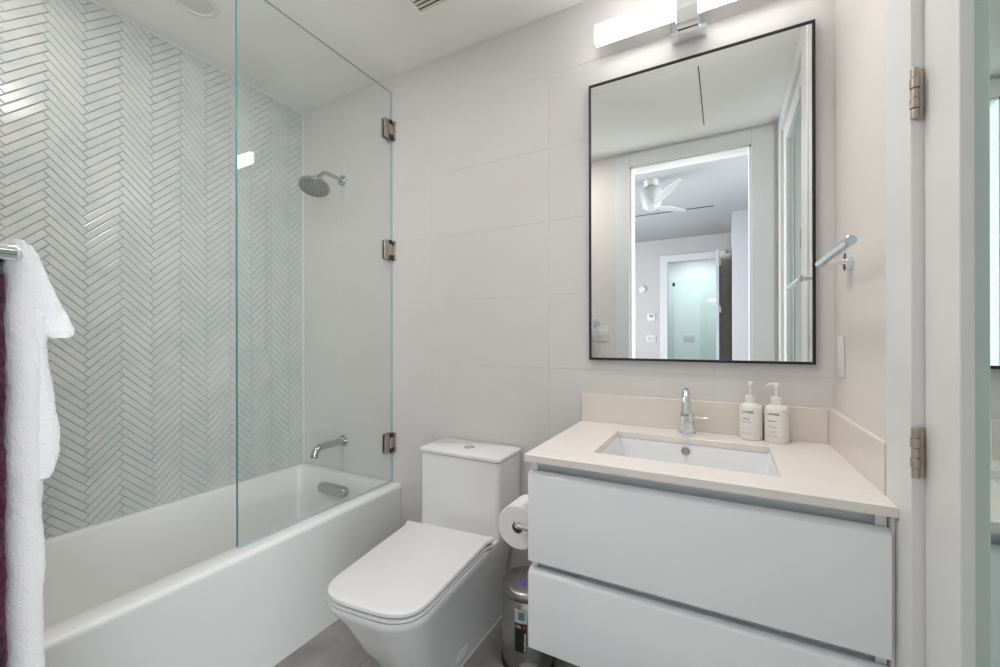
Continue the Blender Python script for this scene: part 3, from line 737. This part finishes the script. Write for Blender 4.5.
mk('border_stripe', fold_layer(lerp_tab([(1.30, .1760, .0022), (.62, .1765, .0030)]), .01, 1.29, .62, XA-.001, XB, 17.0), 'maroon', tw, 0)

# ================================================================== BEDROOM SEEN IN THE MIRROR
BZ, BYF = 2.82, -4.1
fdx0, fdx1 = -.823, -.095
bm = new(); box(bm, -3.5, 1.4, -5.9, YB, -.06, -.001); struct('floor_bedroom', bm, 'bedfloor', None, None, 0)
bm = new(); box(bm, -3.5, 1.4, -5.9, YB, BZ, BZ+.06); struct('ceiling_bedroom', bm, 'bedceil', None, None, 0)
bm = new(); box(bm, -3.5, fdx0, BYF-.1, BYF, 0, BZ); box(bm, fdx1, .5, BYF-.1, BYF, 0, BZ); box(bm, fdx0, fdx1, BYF-.1, BYF, 2.44, BZ)
struct('wall_bedroom_far', bm, 'bedwall', 'far bedroom wall seen in the mirror', 'wall', 0)
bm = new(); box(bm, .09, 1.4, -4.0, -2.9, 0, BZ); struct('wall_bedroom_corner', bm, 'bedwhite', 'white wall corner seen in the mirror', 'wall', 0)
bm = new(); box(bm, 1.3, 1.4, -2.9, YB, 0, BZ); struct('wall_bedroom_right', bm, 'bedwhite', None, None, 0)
bm = new(); box(bm, -3.6, -3.5, -5.9, YB, 0, BZ); struct('wall_bedroom_left', bm, 'bedwhite', None, None, 0)
def added_window_frame(name, x, s_, y, wy, z, wz):
    bm = new(); t = .06; a, b = sorted((x, x+s_*.03))
    for (y0_, y1_, z0_, z1_) in ((y-wy/2-t, y-wy/2, z-wz/2-t, z+wz/2+t), (y+wy/2, y+wy/2+t, z-wz/2-t, z+wz/2+t), (y-wy/2, y+wy/2, z+wz/2, z+wz/2+t), (y-wy/2, y+wy/2, z-wz/2-t, z-wz/2)):
        box(bm, a, b, y0_, y1_, z0_, z1_, .002, 1)
    return struct(name, bm, 'bedwhite')
added_window_frame('added_window_1', -3.4995, 1, -1.7, 2.4, 1.5, 2.4); added_window_frame('added_window_2', 1.2995, -1, -1.0, 1.4, 1.5, 2.2)  # made-up windows, framing the added daylight areas
bm = new(); box(bm, -3.5, XL, YB-.1, YB, 0, BZ); box(bm, XR+.1, 1.4, YB-.1, YB, 0, BZ); struct('wall_bedroom_near', bm, 'bedwhite', None, None, 0)
bm = new()
for a, b in ((fdx0-.115, fdx0), (fdx1, fdx1+.115)): box(bm, a, b, BYF, BYF+.018, 0, 2.55, .002, 1)
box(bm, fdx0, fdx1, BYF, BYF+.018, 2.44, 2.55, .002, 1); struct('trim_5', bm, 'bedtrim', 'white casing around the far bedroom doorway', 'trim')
bm = new(); box(bm, -1.6, .6, -5.9, -5.8, 0, BZ); box(bm, -1.7, -1.6, -5.9, BYF-.1, 0, BZ); box(bm, .5, .6, -5.8, BYF-.1, 0, BZ); struct('wall_far_room', bm, 'aqua', None, None, 0)
area('added_far_room_fill', (-.5, -4.95, 2.80), (0, 0, 0), .4, .4, 15, (.95, 1.0, 1.0), 'DISK')  # unseen light added inside the far room
d2 = bpy.data.objects.new('door_2', None); C.objects.link(d2); d2.location = (-.08, BYF, 0); ORIG['door_2'] = Vector(d2.location); d2['kind'] = 'structure'
d2['label'] = 'open white bedroom door seen edge on in the mirror'; d2['category'] = 'door'
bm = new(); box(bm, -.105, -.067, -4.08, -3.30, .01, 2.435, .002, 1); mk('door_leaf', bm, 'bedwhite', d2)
for hz in (2.2, 1.55, .3):
    bm = new(); lathe(bm, [(.012, 0), (.012, .10)], (-.052, -3.36, hz), (0,0,1), 12); box(bm, -.067, -.050, -3.40, -3.32, hz, hz+.10); mk('hinge', bm, 'nickel', d2)
bm = new(); box(bm, -.03, .085, BYF+.001, BYF+.03, 0, 2.5); tag(mk('wood_panel', bm, 'wood'), 'beige wood panel behind the open bedroom door', 'panel')
gs = thing('far_shower_screen', (-.46, -4.6, .01), 'aqua glass shower screen beyond the far doorway', 'shower screen')
bm = new(); box(bm, -1.0, .3, -4.62, -4.61, .01, 2.2); mk('glass_pane', bm, 'frost', gs, 0)
bm = new(); box(bm, -.80, -.76, -4.635, -4.595, 2.10, 2.16, .002, 1); mk('clamp', bm, 'blackpl', gs)
def wplate(name, x, z, w_, h_, y, label, cat, screen=False):
    p = thing(name, (x, y, z), label, cat)
    bm = new(); box(bm, x-w_/2, x+w_/2, y, y+.014, z-h_/2, z+h_/2, .003, 2); mk('cover', bm, 'bedtrim', p)
    bm = new(); (box(bm, x-w_*.22, x+w_*.22, y+.014, y+.016, z-.0, z+h_*.32) if screen else [box(bm, x+k*w_*.28-.014, x+k*w_*.28+.014, y+.014, y+.018, z-.03, z+.03, .002, 1) for k in (-1, 0, 1)])
    mk('display' if screen else 'rocker', bm, 'screen' if screen else 'bedwhite', p)
wplate('thermostat', -1.077, 1.545, .13, .12, BYF, 'thermostat with dark display on the far bedroom wall', 'thermostat', True)
wplate('light_switch', -1.08, 1.19, .15, .115, BYF, 'white switch plate below the thermostat in the mirror', 'light switch')
wplate('light_switch', -.62, 1.19, .20, .13, -5.80, 'white switch plate on the aqua wall beyond the far doorway', 'light switch')
sd_ = thing('smoke_detector', (-1.22, BYF, 2.02), 'small round white detector on the far bedroom wall', 'detector')
bm = new(); lathe(bm, [(.06, 0), (.06, .02), (.05, .03), (.01, .032)], (-1.22, BYF, 2.02), (0,1,0), 28); mk('housing', bm, 'bedtrim', sd_)
bm = new(); box(bm, -1.5, -.116, -2.53, -2.50, BZ-.004, BZ-.0005); tag(mk('linear_air_diffuser', bm, 'gap'), 'dark linear air slot in the bedroom ceiling seen in the mirror', 'air vent')
FXc, FYc = -.66, -1.30
fn = thing('ceiling_fan', (FXc, FYc, 2.5), 'white three blade ceiling fan seen in the mirror', 'ceiling fan')
bm = new(); lathe(bm, [(.07, .32), (.07, .28), (.05, .26), (.085, .24), (.11, .20), (.105, .12), (.085, .05), (.05, .02), (.01, .012)], (FXc, FYc, 2.5), (0,0,1), 32); mk('motor', bm, 'fan', fn, smooth=50)
for k in range(3):
    a = math.radians(-62+120*k); d = Vector((math.cos(a), math.sin(a), 0)); s_ = Vector((-d.y, d.x, 0))
    bm = new(); rings = []
    for i in range(13):
        t = i/12; r = .07+.52*t; wd = .016+.024*math.sin(PI*min(1, t*1.1)); 
        c = Vector((FXc, FYc, 2.56+.05*t))+d*r
        up = Vector((0, 0, .010)); sl = s_*wd+Vector((0,0,wd*.22))
        rings.append([c-sl-up*.4, c+sl-up*.4, c+sl+up*.4, c-sl+up*.4])
    loft(bm, rings); mk('blade', bm, 'fan', fn, smooth=40)
